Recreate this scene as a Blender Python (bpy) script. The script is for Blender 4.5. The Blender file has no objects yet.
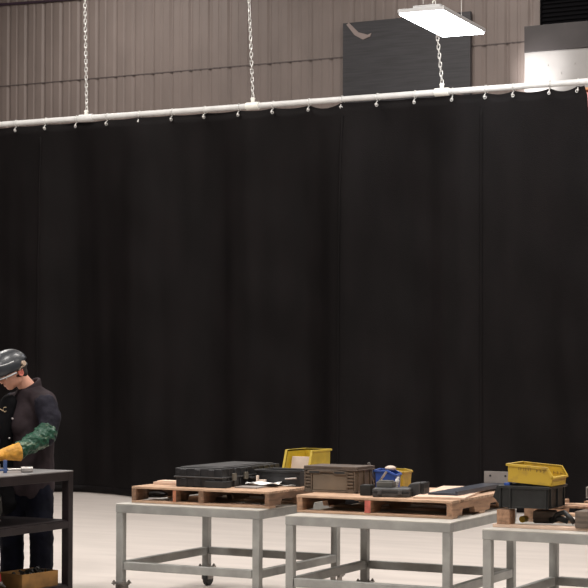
import bpy, bmesh, math, random
from mathutils import Vector, Matrix, Euler
random.seed(7)
R = math.radians
PI = math.pi
col = bpy.context.scene.collection

# ------------------------------------------------------------------ materials
def mat(name, c, rough=.6, metal=0, noise=0, nscale=8, spec=.5, bump=0, bscale=60, c2=None, stretch=(1, 1, 1), thresh=(.35, .65),
        emit=0, coat=0):
    m = bpy.data.materials.new(name); m.use_nodes = True
    nt = m.node_tree; b = nt.nodes['Principled BSDF']
    b.inputs['Base Color'].default_value = (*c, 1)
    b.inputs['Roughness'].default_value = rough
    b.inputs['Metallic'].default_value = metal
    b.inputs['Specular IOR Level'].default_value = spec
    b.inputs['Coat Weight'].default_value = coat
    if emit:
        b.inputs['Emission Color'].default_value = (*c, 1); b.inputs['Emission Strength'].default_value = emit
    tc = nt.nodes.new('ShaderNodeTexCoord'); mp = nt.nodes.new('ShaderNodeMapping')
    mp.inputs['Scale'].default_value = stretch
    nt.links.new(tc.outputs['Object'], mp.inputs['Vector'])
    if noise or c2:
        n = nt.nodes.new('ShaderNodeTexNoise'); n.inputs['Scale'].default_value = nscale; n.inputs['Detail'].default_value = 6
        nt.links.new(mp.outputs[0], n.inputs['Vector'])
        r = nt.nodes.new('ShaderNodeValToRGB')
        r.color_ramp.elements[0].position = thresh[0]; r.color_ramp.elements[1].position = thresh[1]
        a = c2 if c2 else tuple(max(0, x*(1-noise)) for x in c)
        r.color_ramp.elements[0].color = (*a, 1)
        r.color_ramp.elements[1].color = (*(c if c2 else tuple(min(1, x*(1+noise)) for x in c)), 1)
        nt.links.new(n.outputs['Fac'], r.inputs['Fac']); nt.links.new(r.outputs['Color'], b.inputs['Base Color'])
    if bump:
        n2 = nt.nodes.new('ShaderNodeTexNoise'); n2.inputs['Scale'].default_value = bscale; n2.inputs['Detail'].default_value = 4
        nt.links.new(mp.outputs[0], n2.inputs['Vector'])
        bp = nt.nodes.new('ShaderNodeBump'); bp.inputs['Strength'].default_value = bump; bp.inputs['Distance'].default_value = .01
        nt.links.new(n2.outputs['Fac'], bp.inputs['Height']); nt.links.new(bp.outputs[0], b.inputs['Normal'])
    return m

M = dict(
    floor=mat('floor_concrete', (.575, .520, .480), .45, noise=.07, nscale=.9, bump=.05, bscale=30, stretch=(1, 5, 1)),
    wall=mat('corrugated_wall_paint', (.252, .203, .183), .55, noise=.07, nscale=2.5, stretch=(1, 1, .5)),
    wallseam=mat('wall_seam_dark', (.12, .095, .09), .6),
    ceiling=mat('ceiling_sheet', (.35, .33, .31), .7, noise=.05),
    curtain=mat('black_curtain_fabric', (.0050, .0038, .0040), .65, noise=.25, nscale=3, spec=.11, bump=.5, bscale=220, stretch=(1, 1, .35)),
    white_pipe=mat('white_painted_pipe', (.66, .66, .65), .35, noise=.08, nscale=6),
    sleeve=mat('cream_coupling', (.85, .84, .78), .35),
    galv=mat('galvanised_chain_steel', (.75, .74, .72), .35, metal=.55),
    table=mat('grey_painted_steel', (.31, .31, .295), .42, noise=.16, nscale=7, bump=.08, bscale=40),
    tabletop=mat('table_top_plate', (.50, .48, .44), .38, noise=.14, nscale=5),
    caster=mat('caster_rubber', (.03, .03, .03), .6),
    caster_steel=mat('caster_plate_steel', (.28, .26, .24), .4, metal=.6, noise=.2, nscale=30),
    pine=mat('pallet_pine', (.46, .30, .20), .75, noise=.28, nscale=7, stretch=(1, 7, 7), bump=.2),
    pine_y=mat('pallet_pine_stringer', (.33, .19, .115), .75, noise=.3, nscale=6, stretch=(7, 1, 7), bump=.2),
    pine_red=mat('red_stained_pine', (.50, .12, .09), .7, noise=.3, nscale=12),
    pine_rust=mat('rust_stained_pine', (.40, .15, .08), .7, noise=.3, nscale=12),
    pine_dark=mat('brown_aged_pine', (.20, .115, .07), .78, noise=.3, nscale=6, stretch=(7, 1, 7), bump=.2),
    oldwood=mat('weathered_wood', (.13, .10, .08), .8, noise=.35, nscale=9, stretch=(1, 6, 6)),
    ply=mat('pale_plywood', (.66, .48, .37), .7, noise=.1, nscale=5, stretch=(1, 6, 1)),
    blackplastic=mat('black_moulded_plastic', (.017, .017, .019), .38, noise=.3, nscale=20, bump=.1),
    blackplastic2=mat('scuffed_black_plastic', (.009, .010, .010), .5, noise=.4, nscale=14, bump=.15),
    darkgrey=mat('dark_grey_plastic', (.050, .049, .050), .45, noise=.3, nscale=12),
    latch=mat('latch_metal', (.17, .15, .12), .4, metal=.4),
    yellow=mat('yellow_bin_plastic', (.54, .38, .03), .45, noise=.12, nscale=14),
    yellow_dirty=mat('dirty_yellow_bin_plastic', (.50, .33, .03), .5, c2=(.30, .19, .04), nscale=12, thresh=(.28, .5)),
    mark=mat('brown_faded_mark', (.24, .15, .03), .7),
    blue=mat('blue_bin_plastic', (.03, .085, .36), .4, noise=.15, nscale=10),
    crate=mat('brown_tote_plastic', (.115, .083, .058), .55, noise=.25, nscale=10, bump=.1),
    crate_dark=mat('brown_tote_recess', (.085, .060, .045), .6, noise=.25, nscale=10),
    crate_panel=mat('tote_front_panel', (.165, .128, .092), .6, noise=.12, nscale=8),
    cardboard=mat('brown_cardboard', (.21, .105, .028), .8, noise=.3, nscale=10),
    cardcont=mat('pale_cardboard', (.62, .50, .42), .8, noise=.08),
    paper=mat('white_paper', (.86, .86, .84), .7),
    sheet=mat('dark_blue_steel_sheet', (.052, .058, .078), .3, metal=.35, noise=.2, nscale=4),
    steel=mat('bare_steel', (.48, .45, .43), .32, metal=.8, noise=.1, nscale=20),
    angle=mat('grey_steel_plate', (.30, .27, .25), .5, metal=.2, noise=.1),
    hole=mat('dark_hole', (.02, .02, .02), .8),
    whiteplast=mat('white_label_plastic', (.75, .72, .68), .4),
    bench=mat('black_painted_bench', (.014, .010, .011), .42, spec=.3, noise=.3, nscale=9),
    benchtop=mat('worn_bench_top', (.25, .24, .24), .38, metal=.35, noise=.25, nscale=6),
    bluesteel=mat('blue_painted_steel', (.05, .09, .22), .4),
    can=mat('dull_grey_metal', (.14, .135, .125), .4, metal=.4),
    redgrip=mat('red_rubber_grip', (.50, .03, .045), .45),
    skin=mat('skin', (.60, .31, .22), .5, noise=.06, nscale=20),
    ear=mat('reddened_skin', (.72, .22, .17), .5),
    hair=mat('dark_hair', (.02, .015, .013), .7, bump=.4, bscale=200),
    helmet=mat('black_glossy_helmet_shell', (.020, .023, .028), .36, coat=.12, noise=.1, nscale=6),
    helmet_trim_highlight=mat('helmet_edge_trim_and_highlight', (.45, .46, .47), .25),
    lens=mat('dark_visor_lens', (.01, .02, .015), .08),
    knob=mat('tan_headgear_knob', (.42, .32, .24), .5),
    jacket=mat('charcoal_work_jacket', (.030, .022, .025), .85, spec=.12, noise=.25, nscale=7, bump=.25, bscale=18),
    sleeve_navy=mat('navy_sleeve_cloth', (.015, .014, .021), .8, spec=.12, noise=.25, nscale=8, bump=.25, bscale=22),
    front_shadow=mat('black_front_shadow', (.0028, .0028, .0036), .8, spec=.12, noise=.2, bump=.2, bscale=12),
    green=mat('green_welding_sleeve', (.001, .050, .024), .45, c2=(.11, .17, .11), nscale=11, thresh=(.35, .40), stretch=(1, 1, 2.5), bump=.6, bscale=30),
    glove=mat('golden_leather_glove', (.58, .28, .035), .65, noise=.28, nscale=16, bump=.3, bscale=40),
    trousers=mat('dark_navy_trousers', (.003, .0035, .008), .85, spec=.12, noise=.3, nscale=8, bump=.3, bscale=16),
    boot=mat('black_leather_boot', (.02, .018, .016), .4),
    thread=mat('tan_embroidery', (.35, .27, .17), .7),
    snap=mat('snap_button', (.55, .50, .50), .3, metal=.5),
    panel_dark=mat('dark_sheet_panel', (.062, .060, .066), .42, c2=(.042, .040, .043), nscale=5, stretch=(.5, 1, 9), thresh=(.3, .7)),
    torn=mat('torn_paper_strip', (.36, .29, .27), .8),
    unit_grey=mat('grey_unit_casing', (.068, .058, .058), .5, noise=.1, nscale=3),
    unit_white=mat('white_unit_panel', (.50, .48, .47), .5, noise=.04, nscale=4),
    opening=mat('black_louvre', (.003, .0025, .0035), .9, spec=.2),
    cable=mat('dark_purple_conduit', (.06, .035, .055), .5),
    redsteel=mat('dark_red_steel', (.20, .02, .03), .5),
    pinksteel=mat('pale_red_steel', (.80, .33, .33), .5),
    orange=mat('orange_steel', (.75, .36, .16), .5),
    lamp_on=mat('lamp_diffuser_lit', (.93, .96, 1.0), .4, emit=16),
    lamp_case=mat('lamp_housing_aluminium', (.5, .5, .5), .4, metal=.5),
)

# ------------------------------------------------------------------ mesh builder
def T(x=0, y=0, z=0, rx=0, ry=0, rz=0):
    return Matrix.Translation((x, y, z)) @ Euler((R(rx), R(ry), R(rz))).to_matrix().to_4x4()

class MB:
    def __init__(s): s.bm = bmesh.new()
    def _fin(s, vs, m):
        if m is not None: bmesh.ops.transform(s.bm, matrix=m, verts=vs)
        return s
    def box(s, x0, x1, y0, y1, z0, z1, m=None):
        vs = bmesh.ops.create_cube(s.bm, size=1)['verts']
        for v in vs:
            v.co = Vector(((x0+x1)/2+v.co.x*(x1-x0), (y0+y1)/2+v.co.y*(y1-y0), (z0+z1)/2+v.co.z*(z1-z0)))
        return s._fin(vs, m)
    def cyl(s, p, q, r, r2=None, n=16, m=None):
        p, q = Vector(p), Vector(q); d = q-p
        vs = bmesh.ops.create_cone(s.bm, cap_ends=True, segments=n, radius1=r, radius2=r if r2 is None else r2, depth=d.length)['verts']
        mm = Matrix.Translation((p+q)/2) @ d.to_track_quat('Z', 'Y').to_matrix().to_4x4()
        if m is not None: mm = m @ mm
        bmesh.ops.transform(s.bm, matrix=mm, verts=vs); return s
    def sph(s, c, r, n=14, m=None):
        vs = bmesh.ops.create_uvsphere(s.bm, u_segments=n*2, v_segments=n, radius=1)['verts']
        rr = r if hasattr(r, '__len__') else (r, r, r)
        for v in vs: v.co = Vector((c[0]+v.co.x*rr[0], c[1]+v.co.y*rr[1], c[2]+v.co.z*rr[2]))
        return s._fin(vs, m)
    def cone(s, p, q, r1, r2, n=18):           # round-ended tapering limb segment
        s.cyl(p, q, r1, r2, n); s.sph(p, r1, n//2); s.sph(q, r2, n//2); return s
    def chain(s, pts):                          # [(x,y,z,r),...]
        for a, b in zip(pts, pts[1:]): s.cone(a[:3], b[:3], a[3], b[3])
        return s
    def prism(s, pts, y0, y1, m=None):          # polygon in the xz plane pushed along y
        a = [s.bm.verts.new((x, y0, z)) for x, z in pts]; b = [s.bm.verts.new((x, y1, z)) for x, z in pts]
        s.bm.faces.new(a); s.bm.faces.new(b[::-1])
        n = len(pts)
        for i in range(n): s.bm.faces.new((a[i], b[i], b[(i+1) % n], a[(i+1) % n]))
        return s._fin(a+b, m)
    def tube(s, pts, r, n=8):
        rings = []
        pts = [Vector(p) for p in pts]
        for i, p in enumerate(pts):
            d = (pts[min(i+1, len(pts)-1)]-pts[max(i-1, 0)]).normalized()
            up = Vector((0, 0, 1)) if abs(d.z) < .9 else Vector((1, 0, 0))
            a = d.cross(up).normalized(); b = d.cross(a)
            rings.append([s.bm.verts.new(p+(a*math.cos(2*PI*k/n)+b*math.sin(2*PI*k/n))*r) for k in range(n)])
        for A, B in zip(rings, rings[1:]):
            for k in range(n): s.bm.faces.new((A[k], A[(k+1) % n], B[(k+1) % n], B[k]))
        s.bm.faces.new(rings[0]); s.bm.faces.new(rings[-1][::-1]); return s
    def torus(s, c, R0, r, stretch=0, m=None, n=16, k=8):   # chain link: a ring stretched along z
        rings = []; vs = []
        for i in range(n):
            a = 2*PI*i/n; x, z = math.cos(a), math.sin(a)
            off = stretch*(1 if z > 1e-6 else -1 if z < -1e-6 else 0)
            ring = [s.bm.verts.new((c[0]+x*(R0+r*math.cos(2*PI*j/k)), c[1]+r*math.sin(2*PI*j/k), c[2]+off+z*(R0+r*math.cos(2*PI*j/k)))) for j in range(k)]
            rings.append(ring); vs += ring
        for i in range(n):
            A, B = rings[i], rings[(i+1) % n]
            for j in range(k): s.bm.faces.new((A[j], A[(j+1) % k], B[(j+1) % k], B[j]))
        return s._fin(vs, m)
    def obj(s, name, material, parent=None, bevel=0, smooth=False, loc=None, rz=0):
        bmesh.ops.recalc_face_normals(s.bm, faces=s.bm.faces[:])
        me = bpy.data.meshes.new(name); s.bm.to_mesh(me); s.bm.free()
        if smooth:
            for p in me.polygons: p.use_smooth = True
        me.materials.append(M[material] if isinstance(material, str) else material)
        o = bpy.data.objects.new(name, me); col.objects.link(o); o.parent = parent
        if loc: o.location = loc; o.rotation_euler.z = rz
        if bevel:
            b = o.modifiers.new('bevel', 'BEVEL'); b.width = bevel; b.segments = 2; b.limit_method = 'ANGLE'; b.angle_limit = R(40)
        return o

def tag(o, label, cat=None, group=None, kind=None):
    if label: o['label'] = label
    if cat: o['category'] = cat
    if group: o['group'] = group
    if kind: o['kind'] = kind
    return o
def thing(name, label, cat, loc=(0, 0, 0), rz=0, group=None):
    o = bpy.data.objects.new(name, None); col.objects.link(o); o.empty_display_size = .1
    o.location = loc; o.rotation_euler.z = rz
    return tag(o, label, cat, group)
def remesh(o, v, it=6, f=.5):
    r = o.modifiers.new('remesh', 'REMESH'); r.mode = 'VOXEL'; r.voxel_size = v; r.use_smooth_shade = True
    s = o.modifiers.new('smooth', 'SMOOTH'); s.iterations = it; s.factor = f
    return o
def wrinkle(o, strength, size):
    t = bpy.data.textures.new('folds', 'CLOUDS'); t.noise_scale = size; t.noise_depth = 2
    d = o.modifiers.new('wrinkle', 'DISPLACE'); d.texture = t; d.strength = strength; d.mid_level = .5
    return o
def copy_tree(o, parent=None):
    c = o.copy(); col.objects.link(c); c.parent = parent
    for ch in o.children: copy_tree(ch, c)
    return c

# ------------------------------------------------------------------ setting
tag(MB().box(-30, 12, -4, 24.75, -.1, 0).obj('floor', 'floor'), 'pale pinkish concrete floor', None, None, 'structure')
WY = 24.6
w = MB(); w.box(-30, 12, WY+.0215, WY+.15, 0, 9.0)
pitch = .3605; x = -18.64-pitch*30
while x < 11.8:                       # raised corrugated ribs
    b = w.bm; y0, y1 = WY+.022, WY
    pts = [(x+.010, y0), (x+.045, y1), (x+.15, y1), (x+.165, y1+.008), (x+.195, y1+.008), (x+.21, y1), (x+pitch-.045, y1), (x+pitch-.010, y0)]
    lo = [b.verts.new((px, py, 0)) for px, py in pts]; hi = [b.verts.new((px, py, 9.0)) for px, py in pts]
    for i in range(len(pts)-1): b.faces.new((lo[i], lo[i+1], hi[i+1], hi[i]))
    x += pitch
tag(w.obj('wall_back', 'wall'), 'brown-grey corrugated metal wall', None, None, 'structure')
s = MB().box(-30, 12, WY-.006, WY+.02, 6.322, 6.338)
x = -18.64-pitch*30
while x < 11.8:
    s.cyl((x+.09, WY-.012, 6.33), (x+.09, WY, 6.33), .012, n=6); x += pitch
tag(s.obj('trim_1', 'wallseam'), 'dark horizontal lap seam across the wall', None, None, 'structure')
tag(MB().box(-30, 12, -4, 24.75, 9.0, 9.1).obj('ceiling', 'ceiling'), 'plain grey ceiling sheets', None, None, 'structure')

# conduit along the wall at the upper left
tag(MB().tube([(-22, 24.578, 7.81), (-18.8, 24.578, 7.72), (-17.53, 24.578, 7.68), (-14, 24.578, 7.62)], .022).obj('conduit', 'cable'),
    'thin dark conduit running along the wall at the top left corner', 'conduit')

# wall panels behind the rail
p = thing('wall_panel', 'large dark grey sheet panel on the wall behind the hanging lamp', 'panel', (-11.2, 24.57, 4.9))
MB().box(-1.065, 1.03, -.06, 0, 0, 1.93).obj('sheet', 'panel_dark', p, .004)
t = MB(); t.prism([(-1.0, 1.90), (-.96, 1.93), (-.80, 1.77), (-.64, 1.72), (-.58, 1.74), (-.60, 1.69), (-.72, 1.65), (-.86, 1.73)], -.072, -.061)
tag(t.obj('torn_strip', 'torn', p), 'torn pale strip')
for a, b2 in (((.5, .64), (.92, .56)),):
    MB().tube([(.45, -.07, .62), (.7, -.075, .74), (.93, -.07, .70)], .006).obj('wire', 'torn', p)

p = thing('wall_unit', 'grey metal casing with bright white lower panel above the curtain rail at right', 'equipment casing', (-9.235, 24.56, 4.9))
MB().box(0, 2.6, -.30, 0, 1.21, 1.585).obj('casing', 'unit_grey', p, .006)
tag(MB().box(.0, 2.6, -.28, 0, 0, 1.21).obj('front_panel', 'unit_white', p, .004), 'white lower panel')
for i in range(4): MB().cyl((.35+i*.2, -.29, 1.0-.12*(i % 2)), (.35+i*.2, -.28, 1.0-.12*(i % 2)), .012, n=8).obj('rivet', 'unit_white', p)
p = thing('wall_louvre', 'black louvred opening high on the wall above the grey casing', 'vent', (-9.07, 24.57, 6.50))
MB().box(0, 1.9, -.03, .0, 0, .385).obj('backing', 'opening', p)
MB().box(-.02, 0, -.06, 0, -.02, .40).box(0, 1.9, -.06, 0, .385, .40).box(0, 1.9, -.06, 0, -.02, 0).obj('frame', 'opening', p)
for i in range(6): MB().box(0, 1.9, -.055, -.03, .02+i*.062, .028+i*.062).obj('slat', 'opening', p)

# red steel column seen past the right end of the curtain
p = thing('steel_column', 'red steel column just showing past the curtain end at far right', 'column', (-6.69, 20.2, 0))
MB().box(-.25, .25, -.012, 0, 0, 4.66).box(-.25, .25, .20, .212, 0, 4.66).box(-.012, .012, 0, .2, 0, 4.66).obj('beam', 'redsteel', p, .002)
tag(MB().box(-.26, .26, -.02, .22, 4.66, 4.83).obj('cap_plate', 'pinksteel', p, .003), 'pale red top plate')
tag(MB().box(-.28, .28, -.03, .23, 4.86, 4.89).box(-.02, .02, 0, .1, 4.83, 4.86).obj('bracket', 'orange', p, .003), 'orange bracket')

# ------------------------------------------------------------------ curtain, rail, hooks, chains
CY0 = 18.6; RZ = 4.70
hooks = [-15.85, -15.37, -14.90, -14.43, -13.965, -13.502, -13.032, -12.565, -12.096, -11.62, -11.156, -10.685, -10.217, -9.741, -9.308, -8.855, -8.387, -7.928, -7.528, -7.198, -6.78, -6.461]
bm = MB(); b = bm.bm
X0, X1 = -16.2, -6.385; NX, NZ = 620, 44
def fold(x, z):
    a = .5+.5*(1-z/4.6)
    y = .095*math.sin(x*4.3+.7*math.sin(x*1.3))+.022*math.sin(x*9.1+1.1+.6*math.sin(z*.8))+.06*math.sin(x*2.3+z*.25)+.004*math.sin(x*23+z*.6)
    y += .008*math.sin(z*7+x*3)*math.sin(x*1.7)
    return y*(.55+.45*a)
rows = []
for j in range(NZ+1):
    tz = j/NZ; row = []
    for i in range(NX+1):
        x = X0+(X1-X0)*i/NX
        hk = [h for h in hooks if h <= x]; hn = [h for h in hooks if h > x]
        a = hk[-1] if hk else X0; c = hn[0] if hn else X1
        u = (x-a)/max(.01, c-a); amp = .010
        if (a, c) in ((-10.685, -10.217), (-10.217, -9.741)): amp = .020
        if (a, c) in ((-9.741, -9.308),): amp = .050
        if (a, c) in ((-6.78, -6.461),): amp = .045
        if (a, c) in ((-7.528, -7.198), (-7.198, -6.78)): amp = .03
        top = 4.658-amp*4*u*(1-u)
        z = top*tz+.012*(1-tz)
        xx = x+(.13*(1-tz)**.35*max(0, (x+6.9)/.5) if x > -6.9 else 0)
        row.append(b.verts.new((xx, fold(x, z)*(1-.80*tz**8), z)))
    rows.append(row)
for A, B in zip(rows, rows[1:]):
    for i in range(NX): b.faces.new((A[i], A[i+1], B[i+1], B[i]))
ct = thing('welding_curtain', 'huge black fabric curtain hanging in soft vertical folds from the pale rail', 'curtain', (0, CY0, 0))
o = bm.obj('curtain_fabric', 'curtain', ct, smooth=True)
sd = o.modifiers.new('solid', 'SOLIDIFY'); sd.thickness = .006; sd.offset = 0
def band(x0, x1, z0, z1, name, off=-.008):     # sewn strips following the folds
    m2 = MB(); q = m2.bm; n = max(2, int((x1-x0)/.016)); k = max(2, int((z1-z0)/.1)); g = []
    for j in range(k+1):
        z = z0+(z1-z0)*j/k
        g.append([q.verts.new((x0+(x1-x0)*i/n, fold(x0+(x1-x0)*i/n, z)*(1-.80*(z/4.655)**8)+off, z)) for i in range(n+1)])
    for A, B in zip(g, g[1:]):
        for i in range(n): q.faces.new((A[i], A[i+1], B[i+1], B[i]))
    o = m2.obj(name, 'curtain', ct, smooth=True)
    s2 = o.modifiers.new('solid', 'SOLIDIFY'); s2.thickness = .004; s2.offset = 0
band(X0, -6.46, .02, .10, 'bottom_hem')
for sx in (-13.6, -9.30, -7.6): band(sx, sx+.035, .1, 4.5, 'seam')
for h in hooks: MB().torus((h, -.035, 4.60), .016, .004, m=None, n=12, k=6).obj('eyelet', 'galv', ct)

rail = thing('curtain_rail', 'long pale pipe rail carrying the black curtain', 'rail', (0, CY0, RZ))
MB().cyl((-17, 0, 0), (-4.9, 0, 0), .034, n=20).obj('pipe', 'white_pipe', rail, smooth=False)
for cx, wd in ((-12.89, .10), (-10.50, .085), (-8.06, .085)):
    MB().cyl((cx-wd, 0, 0), (cx+wd, 0, 0), .046, n=20).obj('coupling', 'sleeve' if cx > -12 else 'white_pipe', rail, .003)
    k = MB().box(cx-.022, cx+.022, -.012, .012, .03, .10); k.cyl((cx-.03, 0, .085), (cx+.03, 0, .085), .010, n=8)
    k.obj('lug', 'sleeve', rail, .003)

hk = MB()
hk.torus((0, 0, .0), .043, .0045, m=Matrix.Rotation(PI/2, 4, 'Z'), n=18, k=6)
hk.tube([(0, 0, -.043), (0, -.028, -.062), (0, -.040, -.082)], .006)
hk.sph((0, -.040, -.088), .014, 6)
hk0 = hk.obj('curtain_hook', 'galv', smooth=True)
ordn = ['first', 'second', 'third', 'fourth', 'fifth', 'sixth', 'seventh', 'eighth', 'ninth', 'tenth', 'eleventh', 'twelfth', 'thirteenth', 'fourteenth', 'fifteenth', 'sixteenth', 'seventeenth', 'last']
for i, h in enumerate(hooks[4:]):
    o = hk0 if i == 0 else hk0.copy()
    if i: col.objects.link(o)
    o.location = (h, CY0, RZ-.004); o.rotation_euler.z = random.uniform(-.3, .3)
    tag(o, 'small pale curtain hook under the rail, %s counted from the left' % ordn[i], 'hook', 'curtain hooks along the rail')

def hang_chain(cx, z0, z1, lean, twist, label):
    m2 = MB(); p0 = .050; n = int((z1-z0)/p0)
    for i in range(n):
        z = z0+p0*i; a = (i % 2)*90+twist*i
        m2.torus((0, 0, 0), .0155, .0062, .0165, m=T(cx+lean*(z-z0), 0, z+.02, 0, -math.degrees(lean)*0, a), n=14, k=6)
    o = m2.obj('chain', 'galv', smooth=True); o.location = (0, CY0, 0)
    tag(o, label, 'chain', 'steel chains holding the curtain rail')
hang_chain(-12.885, 4.79, 8.98, -.026, 2.0, 'bright steel chain at far left holding up the curtain rail')
hang_chain(-10.50, 4.79, 8.98, -.050, 3.5, 'bright steel chain in the middle, between the far left chain and the lamp')
hang_chain(-8.06, 4.79, 8.98, -.11, 1.5, 'steel chain running behind the glowing lamp to the curtain rail')

# hanging lamp
lp = thing('hanging_lamp', 'glowing white rectangular high bay lamp hanging above the curtain rail', 'lamp', (-7.49, 17.30, 5.2), R(4))
MB().box(-.235, .235, -.66, .66, -.012, .010).obj('diffuser', 'lamp_on', lp, .004)
MB().box(-.25, .25, -.675, .675, .010, .05).box(-.15, .15, -.5, .5, .05, .11).obj('housing', 'lamp_case', lp, .006)
for sx in (-.6, .6):
    MB().cyl((0, sx, .1), (0, sx, 3.79), .003, n=6).obj('suspension_wire', 'galv', lp)

# ------------------------------------------------------------------ gray tables
TW, TD, TH, TT = 1.120, 1.206, .6855, .066
def make_table():
    t = thing('welding_table', 'x', 'table', (0, 0, 0), 0, 'grey steel work tables in front of the curtain')
    MB().box(0, TW, 0, TD, TH-.008, TH).obj('table_top', 'tabletop', t, .002)
    fr = MB(); z0, z1 = TH-TT+.004, TH-.008
    fr.box(0, TW, 0, .05, z0, z1).box(0, TW, TD-.05, TD, z0, z1).box(0, .05, .05, TD-.05, z0, z1).box(TW-.05, TW, .05, TD-.05, z0, z1)
    fr.obj('top_frame', 'table', t, .004)
    for (ax, ay) in ((0, 0), (TW-.056, 0), (0, TD-.056), (TW-.056, TD-.056)):
        MB().box(ax+.002, ax+.054, ay+.002, ay+.054, .145, z0).obj('leg', 'table', t, .004)
        cx, cy = ax+.03, ay+.03
        c = MB().box(cx-.052, cx+.052, cy-.045, cy+.045, .137, .145)
        for dx in (-.04, .04):
            for dy in (-.032, .032): c.cyl((cx+dx, cy+dy, .128), (cx+dx, cy+dy, .162), .006, n=6).cyl((cx+dx, cy+dy, .146), (cx+dx, cy+dy, .154), .011, n=6)
        c.box(cx-.028, cx-.023, cy-.03, cy+.045, .05, .137).box(cx+.023, cx+.028, cy-.03, cy+.045, .05, .137).cyl((cx-.032, cy+.015, .055), (cx+.032, cy+.015, .055), .008, n=8)
        co = c.obj('caster', 'caster_steel', t)
        MB().cyl((cx-.018, cy+.015, .053), (cx+.018, cy+.015, .053), .053, n=22).obj('wheel', 'caster', co, .005)
    zs = .289
    MB().box(.06, TW-.06, .006, .05, zs-.055, zs).obj('stretcher', 'table', t, .004)
    MB().box(.06, TW-.06, TD-.05, TD-.006, zs-.055, zs).obj('stretcher', 'table', t, .004)
    MB().box(.006, .05, .06, TD-.06, zs-.055, zs).obj('stretcher', 'table', t, .004)
    MB().box(TW-.05, TW-.006, .06, TD-.06, zs-.055, zs).obj('stretcher', 'table', t, .004)
    return t
t0 = make_table()
for i, (x, y, rz, lab) in enumerate(((-6.866, 10.281, .006, 'grey steel table on casters under the pallet with the long black case, nearest the worker'),
                                     (-5.420, 10.038, .030, 'grey steel table under the pallet with the brown tote, middle of the three'),
                                     (-3.980, 9.792, .010, 'grey steel table under the black tote and tilted yellow bin, at the right edge'))):
    t = t0 if i == 0 else copy_tree(t0)
    t.location = (x, y, 0); t.rotation_euler.z = rz; t['label'] = lab

# ------------------------------------------------------------------ pallets
def pallet(loc, rz, W, D, label, boards, stringers, top_hi=.112, red=None, notch=True, red_mat='pine_red', smat='pine_y'):
    t = thing('wooden_pallet', label, 'pallet', (loc[0], loc[1], TH+.001), rz, 'wooden pallets on the tables')
    for (a, b2, o1) in boards:                         # top deck boards (run along x)
        MB().box(0+o1, W+o1*.3, a, b2, top_hi-.016, top_hi).obj('deck_board', 'pine', t, .002)
    for i, (sx, wd) in enumerate(stringers):
        m2 = MB()
        if notch: m2.prism(
                 [(0, .0), (.16, .0), (.18, .038), (.38, .038), (.40, .0), (D-.40, .0), (D-.38, .038), (D-.18, .038), (D-.16, .0), (D, .0), (D, .08), (0, .08)],
                 0, wd, m=Matrix.Translation((sx, 0, .015)) @ Matrix.Rotation(PI/2, 4, 'Z'))
        m2.obj('stringer', smat, t, .002)
        if i == red: tag(MB().box(sx-wd, sx, -.0015, .0, .016, .094).obj('painted_end', red_mat, t), 'red stained stringer end')
    for a, b2 in ((.0, .09), (D/2-.05, D/2+.05), (D-.09, D)):
        MB().box(0, W, a, b2, 0, .015).obj('bottom_board', 'pine', t, .002)
    return t
def bs(D, n, gap=.012):
    w2 = (D-gap*(n-1))/n
    return [(i*(w2+gap), i*(w2+gap)+w2, random.uniform(-.006, .006)) for i in range(n)]
P1 = pallet((-6.815, 10.40), .010, 1.075, 1.04, 'worn wooden pallet under the long black plastic case on the left grey table',
            bs(1.04, 8, .02), [(.035, .035), (.355, .024), (.57, .038), (1.075, .035)], red=1, red_mat='pine_rust', smat='pine_dark')
P2 = pallet((-5.455, 10.26), .030, 1.075, 1.06, 'wooden pallet with a red end block under the brown tote',
            bs(1.06, 9, .004), [(.04, .04), (.520, .04), (1.075, .04)], red=1)
# pallet 3: broken, deck boards only on its right-hand side
P3 = thing('wooden_pallet', 'broken wooden pallet with thick block ends under the black tote', 'pallet', (-3.95, 9.93, TH+.001), .01, 'wooden pallets on the tables')
MB().box(-.02, 1.08, 0, .10, 0, .018).obj('bottom_board', 'ply', P3, .002)
MB().box(-.02, 1.08, .45, .55, 0, .018).obj('bottom_board', 'pine', P3, .002)
MB().box(-.02, 1.08, .92, 1.02, 0, .018).obj('bottom_board', 'pine', P3, .002)
MB().box(.005, .085, .0, .10, .018, .105).obj('end_block', 'pine_y', P3, .003)
for a, b2 in ((.45, .57), (.9, 1.02)): MB().box(.01, .105, a, b2, .018, .105).obj('inner_block', 'pine_y', P3, .003)
tag(MB().box(.49, .60, -.012, 1.0, .018, .115).obj('stringer', 'oldwood', P3, .004), 'grey weathered stringer')
MB().box(.97, 1.06, 0, 1.0, .018, .115).obj('stringer', 'pine_y', P3, .003)
for (a, b2, mm) in ((.16, .26, 'pine_y'), (.30, .40, 'pine'), (.56, .66, 'pine_y'), (.80, .92, 'pine')):
    MB().box(.355, 1.08, a, b2, .116, .130).obj('deck_board', mm, P3, .002)
for a, b2 in ((.45, .56), (.18, .26)): MB().box(.02, .35, a, b2, .105, .116).obj('short_board', 'pine_y', P3, .002)
ZP = TH+.001+.112+.0008      # pallet deck level

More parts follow.
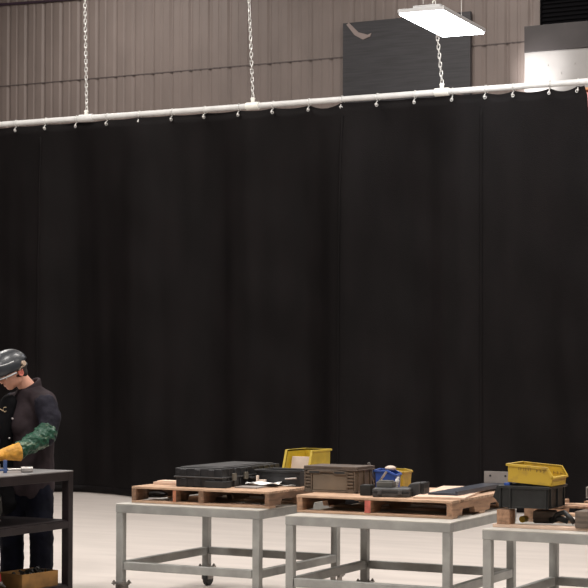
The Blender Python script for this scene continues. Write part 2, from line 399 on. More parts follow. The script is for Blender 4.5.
# ------------------------------------------------------------------ things on the left pallet
cs = thing('tool_case', 'long black moulded plastic tool case lying on the left pallet', 'case', (-6.545, 10.51, ZP), .02)
def case_shell(z0, z1, ins, name, m_):
    m2 = MB(); w_, d_ = .385, .86
    m2.box(ins, w_-ins, ins, d_-ins, z0, z1)
    for i in range(9):                                   # moulded ribs on the long side and the ends
        y = .09+i*.085; m2.box(w_-ins-.002, w_-ins+.006, y, y+.022, z0+.006, z1-.006)
    for i in range(3): m2.box(.05+i*.11, .10+i*.11, ins-.006, ins+.002, z0+.006, z1-.006)
    return m2.obj(name, m_, cs, .008)
case_shell(0, .066, .012, 'lower_shell', 'blackplastic')
case_shell(.072, .128, .008, 'lid', 'blackplastic')
MB().box(.0, .385, 0, .86, .063, .074).obj('rim', 'darkgrey', cs, .003)
MB().box(.03, .355, .04, .80, .128, .136).box(.06, .325, .10, .74, .136, .140).obj('lid_panel', 'darkgrey', cs, .003)
for y in (.13, .30, .60):
    tag(MB().box(.382, .396, y, y+.05, .045, .095).obj('latch', 'latch', cs, .003), 'tan metal latch')
MB().tube([(.385, .38, .055), (.41, .39, .052), (.41, .50, .052), (.385, .51, .055)], .008).obj('handle', 'blackplastic', cs)
MB().box(.25, .40, -.006, .10, .0, .045).obj('corner_guard', 'hole', cs, .004)

tr = thing('parts_tray', 'low open black plastic tray behind the papers on the left pallet', 'tray', (-6.13, 10.93, ZP), 0)
MB().box(0, .34, 0, .24, 0, .006).box(0, .34, 0, .006, .006, .105).box(0, .34, .234, .24, .006, .105).box(0, .006, .006, .234, .006, .105).box(.334, .34, .006, .234, .006, .105).obj('tray_body', 'blackplastic', tr, .002)
MB().box(-.01, .35, -.012, 0, .095, .11).box(-.01, .35, .24, .252, .095, .11).box(-.01, 0, 0, .24, .095, .11).box(.34, .35, 0, .24, .095, .11).obj('rim', 'blackplastic', tr, .003)
tag(MB().tube([(.24, -.02, .052), (.33, -.025, .06)], .006).obj('handle', 'steel', tr), 'bare steel handle')

bk = MB(); bk.box(0, .05, 0, .035, 0, .042).box(-.018, -.004, 0, .03, 0, .07)
tag(bk.obj('wood_offcut', 'cardcont', None, .002, loc=(-6.085, 10.88, ZP), rz=.2), 'small pale upright offcut standing against the low black tray', 'offcut')
def papersheet(name, loc, rz, w_, d_, lab, cat, m_='paper', h=.006, grp=None):
    m2 = MB(); q = m2.bm; n = 8; top = []; 
    g = [[q.verts.new((w_*i/n, d_*j/n, h*(.9+.6*math.sin(i*1.1+j*.7)))) for i in range(n+1)] for j in range(n+1)]
    for j in range(n):
        for i in range(n): q.faces.new((g[j][i], g[j][i+1], g[j+1][i+1], g[j+1][i]))
    o = m2.obj(name, m_, loc=loc, rz=rz, smooth=True)
    s2 = o.modifiers.new('solid', 'SOLIDIFY'); s2.thickness = .003
    return tag(o, lab, cat, grp)
papersheet('paper_sheet', (-6.10, 10.72, ZP+.010), .25, .22, .16, 'curled white paper sheet lying at the front of the left pallet beside the long case', 'paper', h=.012)
papersheet('paper_sheet', (-5.97, 10.92, ZP), .0, .15, .10, 'smaller white paper on the right edge of the left pallet', 'paper')
tag(MB().box(0, .17, 0, .22, 0, .009).obj('thin_board', 'angle', None, .001, loc=(-6.115, 10.60, ZP), rz=.06), 'thin grey board lying under the curled white paper', 'board')
tag(MB().box(0, .24, 0, .16, 0, .018).box(.02, .20, .02, .12, .018, .026).obj('board_offcut', 'ply', None, .002, loc=(-6.78, 10.62, ZP), rz=.0), 'pale wooden board offcut behind the left end of the long black case', 'board')
o = MB().sph((0, 0, 0), (.075, .05, .020), 10)
tag(o.obj('dust_mask', 'blackplastic2', smooth=True, loc=(-6.70, 10.56, TH+.055)), 'black oval pad tucked inside the left end of the left pallet', 'pad')
st = MB()
st.box(-.06, .06, -.05, .05, -.033, -.020)
tag(st.obj('wood_block', 'pine', None, .002, loc=(-6.70, 10.56, TH+.034)), 'flat wood block under the black oval pad inside the left pallet', 'block')
tag(MB().box(-.07, .07, -.04, .04, 0, .02).box(-.06, .05, -.03, .03, .02, .034).obj('wood_scrap', 'pine', None, .002, loc=(-6.365, 10.56, TH+.018), rz=.1), 'short wood scraps inside the left pallet below the long case', 'scrap')
tag(MB().cyl((0, 0, 0), (.22, .02, .0), .008, n=8).box(.05, .1, -.012, .012, -.008, .012).obj('steel_rod', 'steel', loc=(-6.10, 10.52, TH+.012)), 'short steel rod lying inside the right bay of the left pallet', 'rod')

def hopper(name, label, loc, rz, W, D, H_, front, material, tilt=0, lip=.010, grp=None, marks=False, frac=.62):
    """open stacking bin; local -x is its high back, +x its low hopper mouth"""
    t = thing(name, label, 'bin', loc, rz, grp); t.rotation_euler.y = tilt
    k = .008; s = frac*W
    prof = [(0, 0), (W, 0), (W+.012, front), (s, H_), (-.008, H_)]
    m2 = MB()
    m2.prism(prof, 0, k).prism(prof, D-k, D)
    m2.box(0, W, k, D-k, 0, k).box(-.006, .003, k, D-k, 0, H_)
    m2.box(W-.004, W+.008, k, D-k, 0, front)
    m2.obj('bin_body', material, t, .002)
    r = MB()
    r.box(-.018, s, -lip, k, H_-.014, H_).box(-.018, s, D-k, D+lip, H_-.014, H_).box(-.018, .003, 0, D, H_-.014, H_)
    L = math.hypot(W+.012-s, H_-front); a = -math.degrees(math.atan2(H_-front, W+.012-s))
    for y0, y1 in ((-lip, k), (D-k, D+lip)):
        r.box(0, L, y0, y1, -.012, .002, m=T(s, 0, H_, 0, -a, 0))
    r.box(W-.006, W+.020, 0, D, front-.012, front)
    r.obj('rim', material, t, .002)
    if marks:
        g = MB()
        for i in range(3):
            for dx in (0, .012): g.box(.06+i*.03+dx, .064+i*.03+dx, D-k-.002, D-k, H_*.62, H_*.80).box(.06+i*.03+dx, .064+i*.03+dx, -.002, 0, H_*.70, H_*.86)
        for i in range(3):
            x = .19+i*.022; g.box(x, x+.004, D-k-.002, D-k, H_*.5, H_*.66).box(x-.02, x-.016, -.002, 0, H_*.68, H_*.84).box(x-.02, x-.009, -.002, 0, H_*.74, H_*.77); g.box(x, x+.014, D-k-.002, D-k, H_*.55, H_*.58)
        tag(g.obj('faded_lettering', 'mark', t), 'faded brown lettering')
    return t
yb = hopper('storage_bin', 'bright yellow open-front storage bin with pale card inside, behind the brown tote', (-5.98, 11.33, ZP), R(-90), .33, .20, .235, .075, 'yellow', frac=.86)
yb.location = (-6.065, 11.535, ZP); yb.rotation_euler.z = R(-90)
tag(MB().box(0, .155, 0, .012, 0, .115).obj('card_packet', 'cardcont', None, .002, loc=(-6.043, 11.27, ZP+.075), rz=0), 'pale card packet standing inside the bright yellow bin', 'card')
bpy.data.objects['card_packet'].rotation_euler.x = R(-12)

# ------------------------------------------------------------------ things on the middle pallet
cr = thing('tote_box', 'brown-grey ribbed plastic tote with lid on the middle pallet', 'tote', (-5.555, 10.545, ZP), .0)
W, D, H_ = .395, .265, .172
MB().box(.012, W-.012, .012, D-.012, 0, H_-.02).obj('tote_body', 'crate', cr, .006)
MB().box(.0, W, 0, D, H_-.018, H_).box(-.004, W+.004, -.004, D+.004, H_-.026, H_-.018).obj('lid', 'crate_dark', cr, .003)
rb = MB()
for z in range(6):
    zz = .012+z*.022
    for x0, x1 in ((.004, .05), (W-.075, W-.03)): rb.box(x0, x1, .002, .014, zz, zz+.012)
for x0 in (.004, .052, W-.082, W-.026): rb.box(x0, x0+.010, .0, .014, .0, H_-.03)
for i in range(4): rb.box(W-.014, W-.002, .03+i*.085, .04+i*.085, 0, H_-.03)
rb.box(.0, W, 0, .013, 0, .012).box(W-.014, W, 0, D, 0, .012)
rb.obj('corner_ribs', 'crate', cr, .002)
MB().box(.064, W-.084, .006, .014, .014, .120).obj('front_panel', 'crate_panel', cr, .003)
gr = MB().prism([(.03, .142), (.03, .122), (.115, .122), (.13, .132), (.21, .132), (.23, .116), (.315, .116), (.315, .140), (.21, .148), (.13, .148)], -.006, .010)
gr.obj('handle_lip', 'crate', cr, .003)
for sx in (.045, .23): MB().box(sx, sx+.075, -.007, -.004, .126, .138).obj('handle_slot', 'hole', cr)
tag(MB().box(0, .075, 0, .07, 0, .065).box(.004, .071, .004, .066, .065, .069).obj('battery_block', 'blackplastic2', None, .004, loc=(-5.08, 10.42, ZP), rz=.0), 'small black block standing by the right corner of the brown tote', 'block')

hopper('storage_bin', 'small yellow bin standing behind the blue bin', (-5.22, 11.10, ZP), .12, .115, .20, .125, .115, 'yellow_dirty')
hopper('storage_bin', 'small blue storage bin holding grey rods beside the brown tote', (-5.150, 10.81, ZP), .26, .12, .20, .142, .112, 'blue')
for i, (a, b2, r_, lab) in enumerate((((-5.19, 10.90, ZP+.02), (-5.23, 10.86, ZP+.185), .010, 'grey rod leaning at the left corner of the blue bin'),
                                     ((-5.115, 10.775, ZP+.06), (-5.065, 10.79, ZP+.135), .008, 'light grey rod leaning diagonally on the front of the blue bin'))):
    tag(MB().cyl((0, 0, 0), Vector(b2)-Vector(a), r_, n=10).obj('metal_rod', 'steel', loc=a), lab, 'rod', 'rods at the blue bin')
o = tag(MB().sph((0, 0, .0), (.035, .05, .018), 8).obj('cloth_rag', 'cardcont', smooth=True, loc=(-5.13, 10.99, ZP+.145)), 'pale rag lying on top of the blue bin', 'rag')

fc = thing('flat_case', 'flat dark grey tool case lying in front of the blue bin', 'case', (-4.945, 10.33, ZP), .32)
MB().box(0, .235, 0, .16, 0, .030).box(.0, .235, 0, .16, .033, .055).obj('shell', 'darkgrey', fc, .006)
MB().box(-.004, .239, -.004, .164, .029, .034).obj('seam_rim', 'blackplastic', fc, .001)
for x in (.03, .16): MB().box(x, x+.028, -.010, -.003, .016, .046).obj('latch', 'darkgrey', fc, .002)
MB().box(-.008, .012, .02, .14, .006, .050).obj('end_cap', 'blackplastic', fc, .005)
o = MB().box(0, .11, 0, .08, 0, .034); o.box(.01, .10, .01, .07, .034, .042)
tag(o.obj('grinder_box', 'can', None, .004, loc=(-4.975, 10.44, ZP+.0565), rz=.1), 'grey metal box lying on the flat dark case', 'box')
o = MB().prism([(0, 0), (.13, 0), (.13, .014), (.07, .045), (.02, .045)], 0, .07)
tag(o.obj('plastic_wedge', 'blackplastic2', None, .003, loc=(-4.935, 10.66, ZP+.001), rz=.1), 'black plastic wedge between the flat case and the small yellow bin', 'wedge')
tb = thing('marker_tube', 'white capped tube leaning upright in front of the small yellow bin', 'tube', (-4.905, 10.57, ZP+.03)); tb.rotation_euler = (0, R(18), 0)
MB().cyl((0, 0, 0), (0, 0, .072), .014, n=14).obj('barrel', 'whiteplast', tb, .002)
MB().cyl((0, 0, .072), (0, 0, .092), .010, .006, n=14).obj('cap', 'whiteplast', tb, .002)
for i in range(3): MB().cyl((0, 0, .02+i*.016), (0, 0, .024+i*.016), .0146, n=14).obj('label_stripe', 'angle', tb)
bx = thing('power_adapter', 'black tapered box between the flat case and the steel sheet', 'box', (-4.80, 10.54, ZP), .15)
MB().prism([(0, 0), (.085, 0), (.085, .086), (.02, .080), (0, .06)], 0, .16).obj('housing', 'darkgrey', bx, .006)
MB().box(.086, .105, .006, .154, .004, .084).obj('end_cover', 'blackplastic2', bx, .004)

tag(MB().box(0, .33, 0, 1.05, 0, .012).obj('plywood_sheet', 'ply', None, .001, loc=(-4.98, 10.50, ZP+.0), rz=-.06), 'pale plywood sheet lying on the right of the middle pallet', 'sheet')
bpy.data.objects['plywood_sheet'].location = (-4.68, 10.36, ZP); bpy.data.objects['plywood_sheet'].rotation_euler.z = R(13)
sh = MB(); sh.box(0, .20, 0, 1.16, 0, .012).box(.185, .20, 0, 1.16, .012, .026)
o = tag(sh.obj('steel_sheet', 'sheet', None, .001, loc=(-4.66, 10.55, ZP+.0135), rz=.045), 'long dark blue-grey steel sheet lying on the pale plywood', 'sheet')
an = thing('steel_plate', 'grey steel plate with two holes standing at the far end of the steel sheet', 'plate', (-4.71, 11.62, ZP+.0265), .045)
MB().box(0, .20, 0, .010, 0, .080).box(0, .20, .010, .10, 0, .010).obj('plate_body', 'angle', an, .001)
for x in (.045, .155): MB().cyl((x, -.0015, .050), (x, .0005, .050), .0075, n=12).obj('hole', 'hole', an)

# ------------------------------------------------------------------ things on the right pallet
tt = thing('tote_box', 'black plastic tote carrying the tilted yellow bin on the right table', 'tote', (-3.925, 9.94, TH+.1178), .02)
W, D, H_ = .295, .31, .130
m2 = MB().box(0, W, 0, D, 0, .008).box(0, W, 0, .008, .008, H_).box(0, W, D-.008, D, .008, H_).box(0, .008, .008, D-.008, .008, H_).box(W-.008, W, .008, D-.008, .008, H_)
m2.obj('tote_body', 'blackplastic2', tt, .003)
m2 = MB().box(-.012, W+.012, -.012, 0, H_-.016, H_).box(-.012, W+.012, D, D+.012, H_-.016, H_).box(-.012, 0, 0, D, H_-.016, H_).box(W, W+.012, 0, D, H_-.016, H_)
m2.obj('rim', 'blackplastic2', tt, .003)
for x in (-.006, .055, W-.02): MB().box(x, x+.012, -.010, 0, 0, H_-.016).obj('rib', 'blackplastic2', tt, .002)
for y in (.03, .15, .27): MB().box(W, W+.008, y, y+.012, 0, H_-.016).obj('rib', 'blackplastic2', tt, .002)
MB().prism([(-.055, .06), (-.0, .0), (0, .13), (-.03, .13)], .02, .14).obj('side_ear', 'blackplastic2', tt, .004)
yb2 = hopper('storage_bin', 'worn yellow storage bin with faded lettering resting tilted on top of the black tote', (-3.88, 9.945, TH+.1178+.1305+.021), .02, .262, .26, .108, .055, 'yellow_dirty', tilt=R(4), marks=True, frac=.90)

tag(MB().box(0, .035, 0, .05, 0, .014).obj('blue_shim', 'blue', None, .001, loc=(-3.905, 9.945, TH+.1178+.1305)), 'tiny blue block propping up the left end of the tilted yellow bin', 'block')
tag(MB().box(0, .13, 0, .12, 0, .075).obj('wood_block', 'oldwood', None, .012, loc=(-3.78, 10.09, TH+.019), rz=.2), 'dark brown wood block under the front of the black tote', 'block')
tag(MB().cyl((0, 0, 0), (0, .06, 0), .020, n=14).obj('yellow_plug', 'yellow', None, .002, loc=(-3.835, 10.06, TH+.022+.02)), 'small yellow plug beside the left block under the black tote', 'plug')
hs = MB().tube([(0, 0, .02), (.03, -.01, .06), (.08, -.03, .075), (.12, -.05, .05), (.15, -.05, .016)], .015, 10)
hs.tube([(-.02, .01, .02), (.04, .0, .035), (.09, .01, .02)], .018, 10)
tag(hs.obj('black_hose', 'blackplastic2', smooth=True, loc=(-3.65, 10.08, TH+.021)), 'short curl of black hose on the right pallet below the tote', 'hose')
bt = thing('hollow_steel_block', 'grey square steel tube block standing behind the black tote at right', 'steel block', (-3.66, 10.70, TH+.1325), .08)
MB().box(0, .10, 0, .10, 0, .008).box(0, .10, 0, .10, .062, .07).box(0, .008, 0, .1, .008, .062).box(.092, .10, 0, .1, .008, .062).box(.008, .092, .01, .018, .008, .062).obj('tube_body', 'angle', bt, .002)
tag(MB().box(.10, .135, -.004, .10, 0, .085).obj('end_plate', 'blackplastic2', bt, .002), 'black end plate')
tag(MB().box(0, .25, 0, .12, 0, .05).obj('wood_block', 'pine', None, .004, loc=(-3.45, 10.62, TH+.1325), rz=.02), 'pale wood block at the right edge behind the black tote', 'block')

# ------------------------------------------------------------------ black bench
BX, BY = -7.222, 10.285
bn = thing('workbench', 'black steel workbench with two lower shelves in front of the worker', 'workbench', (BX, BY, 0))
BW, BL = 1.35, 2.1
MB().box(-BW, 0, -BL, 0, .892, .90).obj('bench_top', 'benchtop', bn, .002)
def rim(z0, z1, name):
    k = .05
    MB().box(-BW, 0, -k, 0, z0, z1).box(-BW, 0, -BL, -BL+k, z0, z1).box(-k, 0, -BL+k, -k, z0, z1).box(-BW, -BW+k, -BL+k, -k, z0, z1).obj(name, 'bench', bn, .003)
rim(.832, .892, 'top_frame')
for z, nm in ((.56, 'middle_shelf'), (.115, 'bottom_shelf')):
    MB().box(-BW+.01, -.01, -BL+.01, -.01, z-.008, z).obj(nm, 'bench', bn)
    rim(z-.056, z-.009, 'shelf_frame')
for ax, ay in ((-.056, -.056), (-BW-.001, -.056), (-.056, -BL-.001), (-BW-.001, -BL-.001)):
    MB().box(ax, ax+.057, ay, ay+.057, 0, .8915).obj('leg', 'bench', bn, .004)

cl = thing('bar_clamp', 'steel bar clamp with blue jaw lying on the black workbench', 'clamp', (-7.44, 9.80, .901), R(50))
MB().box(-.06, .02, -.010, .010, .012, .026).box(-.010, .012, -.012, .012, .0, .085).obj('blue_jaw', 'bluesteel', cl, .002)
MB().cyl((.0, 0, .020), (.12, 0, .020), .008, n=12).obj('screw_rod', 'steel', cl)
MB().cyl((.11, 0, .020), (.19, 0, .020), .0195, n=16).cyl((.125, 0, .020), (.135, 0, .020), .021, n=16).obj('handle', 'steel', cl, .002)
wp = MB().box(-.25, .0, -.04, .04, 0, .006).box(-.25, 0, -.04, -.034, .006, .05)
tag(wp.obj('steel_angle', 'steel', None, .001, loc=(-7.58, 9.95, .901), rz=R(20)), 'short steel angle bar under the gloved hands on the bench', 'steel bar')

cn = thing('metal_can', 'dull grey metal can with handle on the middle shelf of the black bench', 'can', (-7.71, 10.05, .561))
MB().cyl((0, 0, 0), (0, 0, .150), .040, n=24).obj('can_body', 'can', cn, .003)
MB().cyl((0, 0, .150), (0, 0, .172), .043, .030, n=24).cyl((0, 0, .172), (0, 0, .20), .028, n=20).obj('lid', 'blackplastic2', cn, .003)
MB().tube([(.038, -.02, .13), (.075, -.035, .12), (.078, -.035, .05), (.038, -.02, .03)], .006).obj('handle', 'can', cn)
rd = MB().tube([(0, 0, .012), (.12, .06, .014), (.22, .14, .010)], .005)
tag(rd.obj('welding_rod', 'steel', loc=(-7.72, 9.70, .562)), 'thin curved welding rod on the middle bench shelf', 'rod')
tag(MB().box(0, .22, 0, .2, 0, .05).box(.02, .1, .02, .1, .05, .075).obj('dark_fixture', 'blackplastic2', None, .006, loc=(-8.05, 10.0, .561), rz=.1), 'dark block fixture at left on the middle bench shelf', 'fixture')

cb = thing('cardboard_box', 'open brown cardboard box of dark scrap on the lowest bench shelf', 'box', (-7.53, 9.83, .1155), R(-6))
W, D, H_ = .235, .36, .105
MB().box(0, W, 0, D, 0, .004).box(0, W, 0, .004, .004, H_).box(0, W, D-.004, D, .004, H_).box(0, .004, .004, D-.004, .004, H_).box(W-.004, W, .004, D-.004, .004, H_).obj('box_body', 'cardboard', cb)
sc = MB()
for i in range(40):
    sc.box(-.02, .02, -.012, .012, -.008, .008, m=T(random.uniform(.03, W-.03), random.uniform(.03, D-.03), random.uniform(.06, .108), *[random.uniform(0, 180) for _ in range(3)]))
sc.box(.006, W-.006, .006, D-.006, .005, .075)
tag(tag(sc.obj('scrap_filling', 'boot', cb), 'dark metal scrap', kind='stuff'), None)
pt = thing('steel_offcut', 'bare steel plate stack on the lowest bench shelf in front of the cardboard box', 'plate', (-7.62, 9.40, .1155), 0)
MB().box(0, .36, 0, .33, 0, .010).obj('lower_plate', 'can', pt, .001)
MB().box(.02, .34, .02, .31, .010, .020).obj('upper_plate', 'steel', pt, .001)
pl = thing('pliers', 'pliers with red grips leaning by the cardboard box on the lowest shelf', 'pliers', (-7.40, 9.70, .137), R(180))
MB().tube([(0, 0, .03), (.045, .0, .07), (.11, .005, .15), (.13, .0, .20)], .011).obj('grip', 'redgrip', pl, smooth=True)
MB().tube([(0, 0, .03), (.01, .0, .09), (.05, .01, .16), (.06, .01, .21)], .011).obj('grip', 'redgrip', pl, smooth=True)
MB().cyl((0, -.012, .030), (0, .012, .030), .017, n=14).cyl((0, 0, .03), (-.045, 0, .010), .012, .005, n=10).obj('jaw', 'steel', pl, .002)

# ------------------------------------------------------------------ worker
# local frame: x to the viewer's right, -y towards the viewer, z up
WK = thing('person', 'worker in dark jacket, flipped-up black helmet and yellow gloves bending over the black bench', 'person', (-7.965, 10.78, 0), .4905)
PX = 136.0
def P(px, py, t=0, r=None):
    v = ((px-27)/PX, t, 1.65+(361.8-py)/PX)
    return v if r is None else (*v, r)
fy = -48.0; tilt = 24
HM = Matrix.Translation(P(12.2, 372.3, -.10)) @ Euler((0, 0, R(fy))).to_matrix().to_4x4() @ Matrix.Rotation(R(tilt), 4, 'X')
def hp(x, y, z): return tuple(HM @ Vector((x, y, z)))
b = MB()
b.sph((0, .012, .030), (.076, .094, .088), 16, m=HM)          # skull
b.sph((0, -.035, -.035), (.060, .062, .075), 14, m=HM)         # face
b.sph((0, -.058, -.088), (.034, .032, .026), 10, m=HM)         # chin
b.sph((.040, -.015, -.055), (.024, .045, .040), 10, m=HM).sph((-.040, -.015, -.055), (.024, .045, .040), 10, m=HM)   # jaw corners
b.sph((0, -.084, .012), (.045, .018, .012), 10, m=HM)          # brow
b.cyl((0, -.090, .005), (0, -.116, -.030), .009, .015, 12, m=HM).sph((0, -.113, -.032), (.016, .014, .011), 8, m=HM)   # nose
b.sph((0, -.094, -.058), (.024, .010, .0065), 8, m=HM).sph((0, -.092, -.070), (.021, .010, .0075), 8, m=HM)  # lips
b.sph((.038, -.070, -.018), (.020, .016, .016), 8, m=HM).sph((-.038, -.070, -.018), (.020, .016, .016), 8, m=HM)  # cheekbones
for sx in (-1, 1):
    b.sph((sx*.080, .012, -.004), (.010, .020, .032), 10, m=HM @ Matrix.Rotation(R(0), 4, 'Z'))
NB = P(29, 392, .0)
b.cyl(hp(0, .035, -.045), NB, .056, .062, 20)
# trunk and limbs under the clothes
LS, RS = P(46, 405, -.14), P(9, 405, .12)
LE, RE = P(45.5, 437, -.30), P(-6, 438, -.10)
LW, RW = P(15, 452, -.52), P(-14, 455, -.40)
b.chain([(*NB, .065), (*P(29, 405), .12), (*P(28, 430), .13), (*P(28, 462), .125), (*P(28, 478, .02), .13)])
b.chain([(*LS, .055), (*P(50, 418, -.20), .048), (*LE, .044), (*LW, .030)]).chain([(*RS, .062), (*RE, .044), (*RW, .030)])
b.chain([(*P(29, 400), .07), (*LS, .062)]).chain([(*P(28, 400), .07), (*RS, .062)])
LK, RK = P(40, 530, -.05), P(11, 530, .04); LA, RA = P(40, 580, 0), P(9, 580, .06)
b.chain([(*P(36, 480, -.02), .085), (*LK, .055), (*LA, .038)]).chain([(*P(20, 480, .04), .085), (*RK, .055), (*RA, .038)])
body = remesh(b.obj('body', 'skin', WK, smooth=True), .006, 4)
# ear, eyes
e = MB(); e.torus((0, 0, 0), .016, .0055, .010, m=HM @ T(.088, .014, -.002, 0, 0, 82)); e.sph((0, 0, 0), (.007, .013, .020), 8, m=HM @ T(.084, .012, -.006))
tag(e.obj('ear', 'ear', WK, smooth=True), 'reddened ear')
for sx in (-1, 1):
    ey = MB().sph((sx*.031, -.083, -.006), .0115, 8, m=HM).obj('eye', 'whiteplast', WK, smooth=True)
    MB().sph((sx*.031, -.0925, -.008), .0052, 6, m=HM).obj('iris', 'hair', ey, smooth=True)
    MB().tube([hp(sx*.016, -.098, .010), hp(sx*.032, -.098, .016), hp(sx*.050, -.088, .010)], .0035).obj('eyebrow', 'hair', WK)
h = MB().sph((0, .026, .030), (.082, .092, .088), 16, m=HM).sph((0, .060, -.025), (.060, .045, .050), 12, m=HM)
hb = h.bm
inv = HM.inverted()
bmesh.ops.delete(hb, geom=[v for v in hb.verts if (inv @ v.co).y < -.02 or (inv @ v.co).z < -.062], context='VERTS')
remove = h.obj('hair', 'hair', WK, smooth=True); sdm = remove.modifiers.new('s', 'SOLIDIFY'); sdm.thickness = .006; sdm.offset = 1
# helmet
hm = MB().sph((0, -.030, .045), (.112, .168, .130), 24, m=HM)
bmesh.ops.delete(hm.bm, geom=[v for v in hm.bm.verts if (inv @ v.co).z < .012+.10*(max(0, (inv @ v.co).y+.02))*3.2], context='VERTS')
ho = hm.obj('helmet_shell', 'helmet', WK, smooth=True)
s2 = ho.modifiers.new('s', 'SOLIDIFY'); s2.thickness = .005; s2.offset = 1
# edge trim following the shell's lower rim at the front, pale tube as a painted highlight across the crown, visor, knob, headband
def shell_pt(az, z, k=1.0):
    zz = (z-.045)/.130; rr = math.sqrt(max(0, 1-zz*zz))*k
    return hp(.112*rr*math.sin(az), -.030-.165*rr*math.cos(az), z)
MB().tube([shell_pt(R(a), .014, 1.02) for a in range(-88, 89, 8)], .006).obj('edge_trim', 'helmet_trim_highlight', ho, smooth=True)
MB().tube([shell_pt(R(a), .118-.02*math.sin(R(a))**2, 1.03) for a in range(-75, 100, 7)], .0045).obj('crown_highlight', 'helmet_trim_highlight', ho, smooth=True)
vm = MB(); 
for a in range(-30, 30, 6):
    pts = [shell_pt(R(a), .03, 1.03), shell_pt(R(a+6), .03, 1.03), shell_pt(R(a+6), .085, 1.04), shell_pt(R(a), .085, 1.04)]
    vm.bm.faces.new([vm.bm.verts.new(p_) for p_ in pts])
vo = vm.obj('visor_lens', 'lens', ho); s3 = vo.modifiers.new('s', 'SOLIDIFY'); s3.thickness = .006; s3.offset = 0
kb = MB().cyl((.098, .046, .052), (.118, .050, .052), .019, n=16, m=HM).box(.100, .112, .0, .050, .028, .038, m=HM).cyl((.100, .0, .030), (.114, .0, .030), .010, n=10, m=HM)
kb.obj('headgear_knob', 'knob', ho, .002)
hbnd = MB().tube([hp(.088*math.sin(R(a)), .022+.100*-math.cos(R(a)), .02) for a in range(70, 291, 10)], .009)
hbnd.obj('headband', 'blackplastic2', WK, smooth=True)

# jacket: torso, with its sleeve and collar as sub-parts
j = MB()
j.chain([(*P(28, 400, .0), .125), (*P(28.5, 415, .0), .160), (*P(30, 440, -.0), .165), (*P(30, 462, .01), .160), (*P(30, 486, .02), .168)])
j.cone(P(30, 396, -.02), LS, .085, .085).cone(P(28, 398, .0), RS, .085, .085)
j.cone(P(26, 394, -.03), P(22, 425, -.08), .07, .10)
j.cone(P(30.5, 392, .01), P(45, 402, -.10), .070, .085)
jk = wrinkle(remesh(j.obj('jacket', 'jacket', WK, smooth=True), .010, 8), .018, .10)
s = MB().chain([(*LS, .090), (*P(51.5, 418, -.20), .084), (*P(50, 436, -.285), .066)])
tag(wrinkle(remesh(s.obj('sleeve', 'sleeve_navy', jk, smooth=True), .009, 6), .022, .06), 'navy upper sleeve')
s = MB().chain([(*RS, .090), (*RE, .072), (*P(-9, 445, -.24), .062)])
tag(wrinkle(remesh(s.obj('sleeve', 'sleeve_navy', jk, smooth=True), .009, 6), .022, .06), 'navy sleeve')
c = MB()
for dz, rr in ((-.022, .082), (.000, .077), (.020, .073)):
    c.tube([tuple(Vector(P(26.5, 388, .0))+Vector((rr*math.cos(R(a)), rr*1.05*math.sin(R(a)), dz+.045*math.cos(R(a-35))))) for a in range(-112, 218, 11)], .014)
remesh(c.obj('collar', 'jacket', jk, smooth=True), .006, 3)
for (px, py, tt_) in ((14.0, 418, -.176), (10.5, 437.5, -.160)):
    MB().sph(P(px, py, tt_), .008, 6).obj('snap_button', 'snap', jk, smooth=True)
# green forearm cover with rings of crumpled cloth
g = MB(); A, Bv = Vector(P(48.5, 434, -.285)), Vector(P(24, 449, -.45)); n = 7
g.cone(tuple(A), tuple(Bv), .070, .050)
for i in range(n):
    q = A.lerp(Bv, i/(n-1)); rr = .076-.022*i/(n-1)
    g.sph(q, (rr*1.0, rr*.95, rr*(1.0+.12*(i % 2))), 10)
g.cone(P(49.5, 431, -.275), tuple(A), .076, .074)
wrinkle(remesh(g.obj('forearm_sleeve', 'green', WK, smooth=True), .006, 3), .030, .028)
# gloves
def glove(base, d, up, side, name):
    m3 = MB(); base, d, up = Vector(base), Vector(d).normalized(), Vector(up).normalized(); lat = d.cross(up).normalized()*side
    def q(a, l, u): return tuple(base+d*a+lat*l+up*u)
    m3.cyl(q(-.14, 0, 0), q(-.02, 0, 0), .068, .044, 20)                     # gauntlet cuff
    m3.cone(q(-.03, 0, 0), q(.03, 0, -.005), .040, .040)
    for l in (-.030, -.010, .010, .030): m3.cone(q(.0, l*.8, 0), q(.070, l, -.008), .022, .019)
    for l, ln in ((-.033, .062), (-.011, .078), (.011, .082), (.033, .072)):   # four bent fingers
        m3.chain([(*q(.075, l, -.010), .0145), (*q(.075+ln*.45, l*1.05, -.024), .0135), (*q(.075+ln*.70, l*1.02, -.058), .0125), (*q(.075+ln*.62, l, -.085), .0115)])
    m3.chain([(*q(.015, .034, -.012), .019), (*q(.055, .062, -.030), .0155), (*q(.090, .060, -.055), .0135)])
    o = m3.obj(name, 'glove', WK, smooth=True); return wrinkle(remesh(o, .0045, 3), .010, .03)
glove(P(11, 451, -.545), (-.88, -.42, -.14), (-.1, -.1, 1), 1, 'glove')
glove(P(-14, 455, -.40), (.30, -.85, -.22), (0, -.2, 1), -1, 'glove')
# black shape standing in for the shadow down his front, chest mark
a = MB().chain([(*P(9, 402, -.095), .062), (*P(4, 422, -.10), .080), (*P(0, 452, -.075), .095), (*P(4, 500, -.02), .110)])
wrinkle(remesh(a.obj('front_shadow', 'front_shadow', WK, smooth=True), .010, 8), .012, .08)
k = MB(); y = -.182
k.tube([P(-3, 408.5, y), P(0, 408, y), P(2.5, 409, y), P(4.5, 410.5, y)], .0035)
k.tube([P(8, 406.8, y), P(5.5, 407, y), P(4.5, 409.5, y), P(6.5, 411.5, y), P(8, 410.5, y)], .0035)
tag(k.obj('chest_mark', 'thread', jk), 'tan stitched mark')
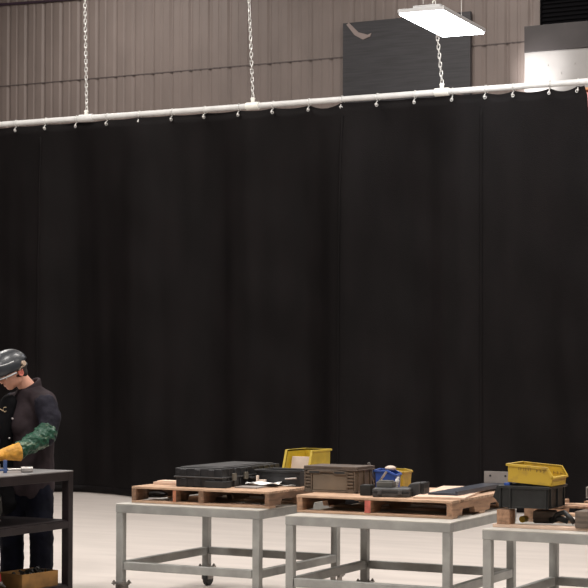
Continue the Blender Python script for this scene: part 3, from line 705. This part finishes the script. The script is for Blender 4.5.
# trousers and boots
tr2 = MB()
tr2.chain([(*P(28, 474, .02), .155), (*P(29, 492, .02), .150)])
tr2.chain([(*P(37, 492, -.02), .110), (*P(40.5, 530, -.05), .090), (*P(40.5, 560, -.02), .086), (*P(40, 582, 0), .084)])
tr2.chain([(*P(17, 492, .04), .110), (*P(9, 530, .04), .092), (*P(9.5, 560, .05), .088), (*P(9, 582, .06), .086)])
wrinkle(remesh(tr2.obj('trousers', 'trousers', WK, smooth=True), .010, 6), .020, .07)
for ank in (LA, RA):
    f = Vector((-.66, -.75, 0)); A = Vector((ank[0], ank[1], 0))
    bt2 = MB().cone(tuple(A+Vector((0, 0, .07))), tuple(A+Vector((0, 0, .17))), .058, .056)
    bt2.cone(tuple(A+Vector((0, 0, .06))-f*.03), tuple(A+f*.16+Vector((0, 0, .05))), .050, .046)
    bo = remesh(bt2.obj('boot', 'boot', WK, smooth=True), .007, 3)
    MB().cyl(tuple(A-f*.03+Vector((0, 0, 0))), tuple(A-f*.03+Vector((0, 0, .02))), .052, n=20).cyl(tuple(A+f*.15), tuple(A+f*.15+Vector((0, 0, .02))), .050, n=20).obj('sole', 'caster', bo)

# ------------------------------------------------------------------ light
def area(loc, sx, sy, power, color=(1, .95, .90), rot=(0, 0, 0)):
    l = bpy.data.lights.new('ceiling_light', 'AREA'); l.shape = 'RECTANGLE'; l.size = sx; l.size_y = sy; l.energy = power; l.color = color
    o = bpy.data.objects.new('ceiling_light', l); col.objects.link(o); o.location = loc; o.rotation_euler = [R(a) for a in rot]
    return o
LK=.445
for x, y, pw in ((-12, 3, 900), (-5, 3, 900), (2, 3, 700), (-12, 9, 900), (-5, 9, 900), (2, 9, 700), (-13, 15, 800), (-5, 15, 800), (2, 15, 600), (-16, 21.7, 330), (-10, 21.7, 240), (-4, 21.7, 200)):
    area((x, y, 8.7), 1.2, 2.4, pw*LK)
# added spot without a fixture, hidden behind the curtain to brighten the white wall unit
sp = bpy.data.lights.new('panel_fill_light', 'SPOT'); sp.energy = 190; sp.spot_size = R(46); sp.spot_blend = .9; sp.shadow_soft_size = .08; sp.color = (1, .97, .95)
so = bpy.data.objects.new('panel_fill_light', sp); col.objects.link(so); so.location = (-9.60, 23.3, 5.1)
so.rotation_euler = (Vector((-9.13, 24.3, 5.70))-Vector(so.location)).to_track_quat('-Z', 'Y').to_euler()

wd = bpy.data.worlds.new('hall'); wd.use_nodes = True; bpy.context.scene.world = wd
wd.node_tree.nodes['Background'].inputs[0].default_value = (1, .97, .95, 1); wd.node_tree.nodes['Background'].inputs[1].default_value = .075

# ------------------------------------------------------------------ camera
cd = bpy.data.cameras.new('camera'); cam = bpy.data.objects.new('camera', cd); col.objects.link(cam)
cd.sensor_width = 36; cd.lens = 36*1800/588; cd.shift_y = (344.46-294)/588; cd.clip_end = 200
cam.matrix_world = Matrix.Translation((0, 0, 1.65)) @ Matrix.Rotation(.4905, 4, 'Z') @ Matrix.Rotation(PI/2+.0102, 4, 'X') @ Matrix.Rotation(.0039, 4, 'Z')
sc_ = bpy.context.scene; sc_.camera = cam
vs = sc_.view_settings; vs.view_transform = 'Standard'; vs.look = 'None'; vs.exposure = 0; vs.gamma = 1; vs.use_curve_mapping = False
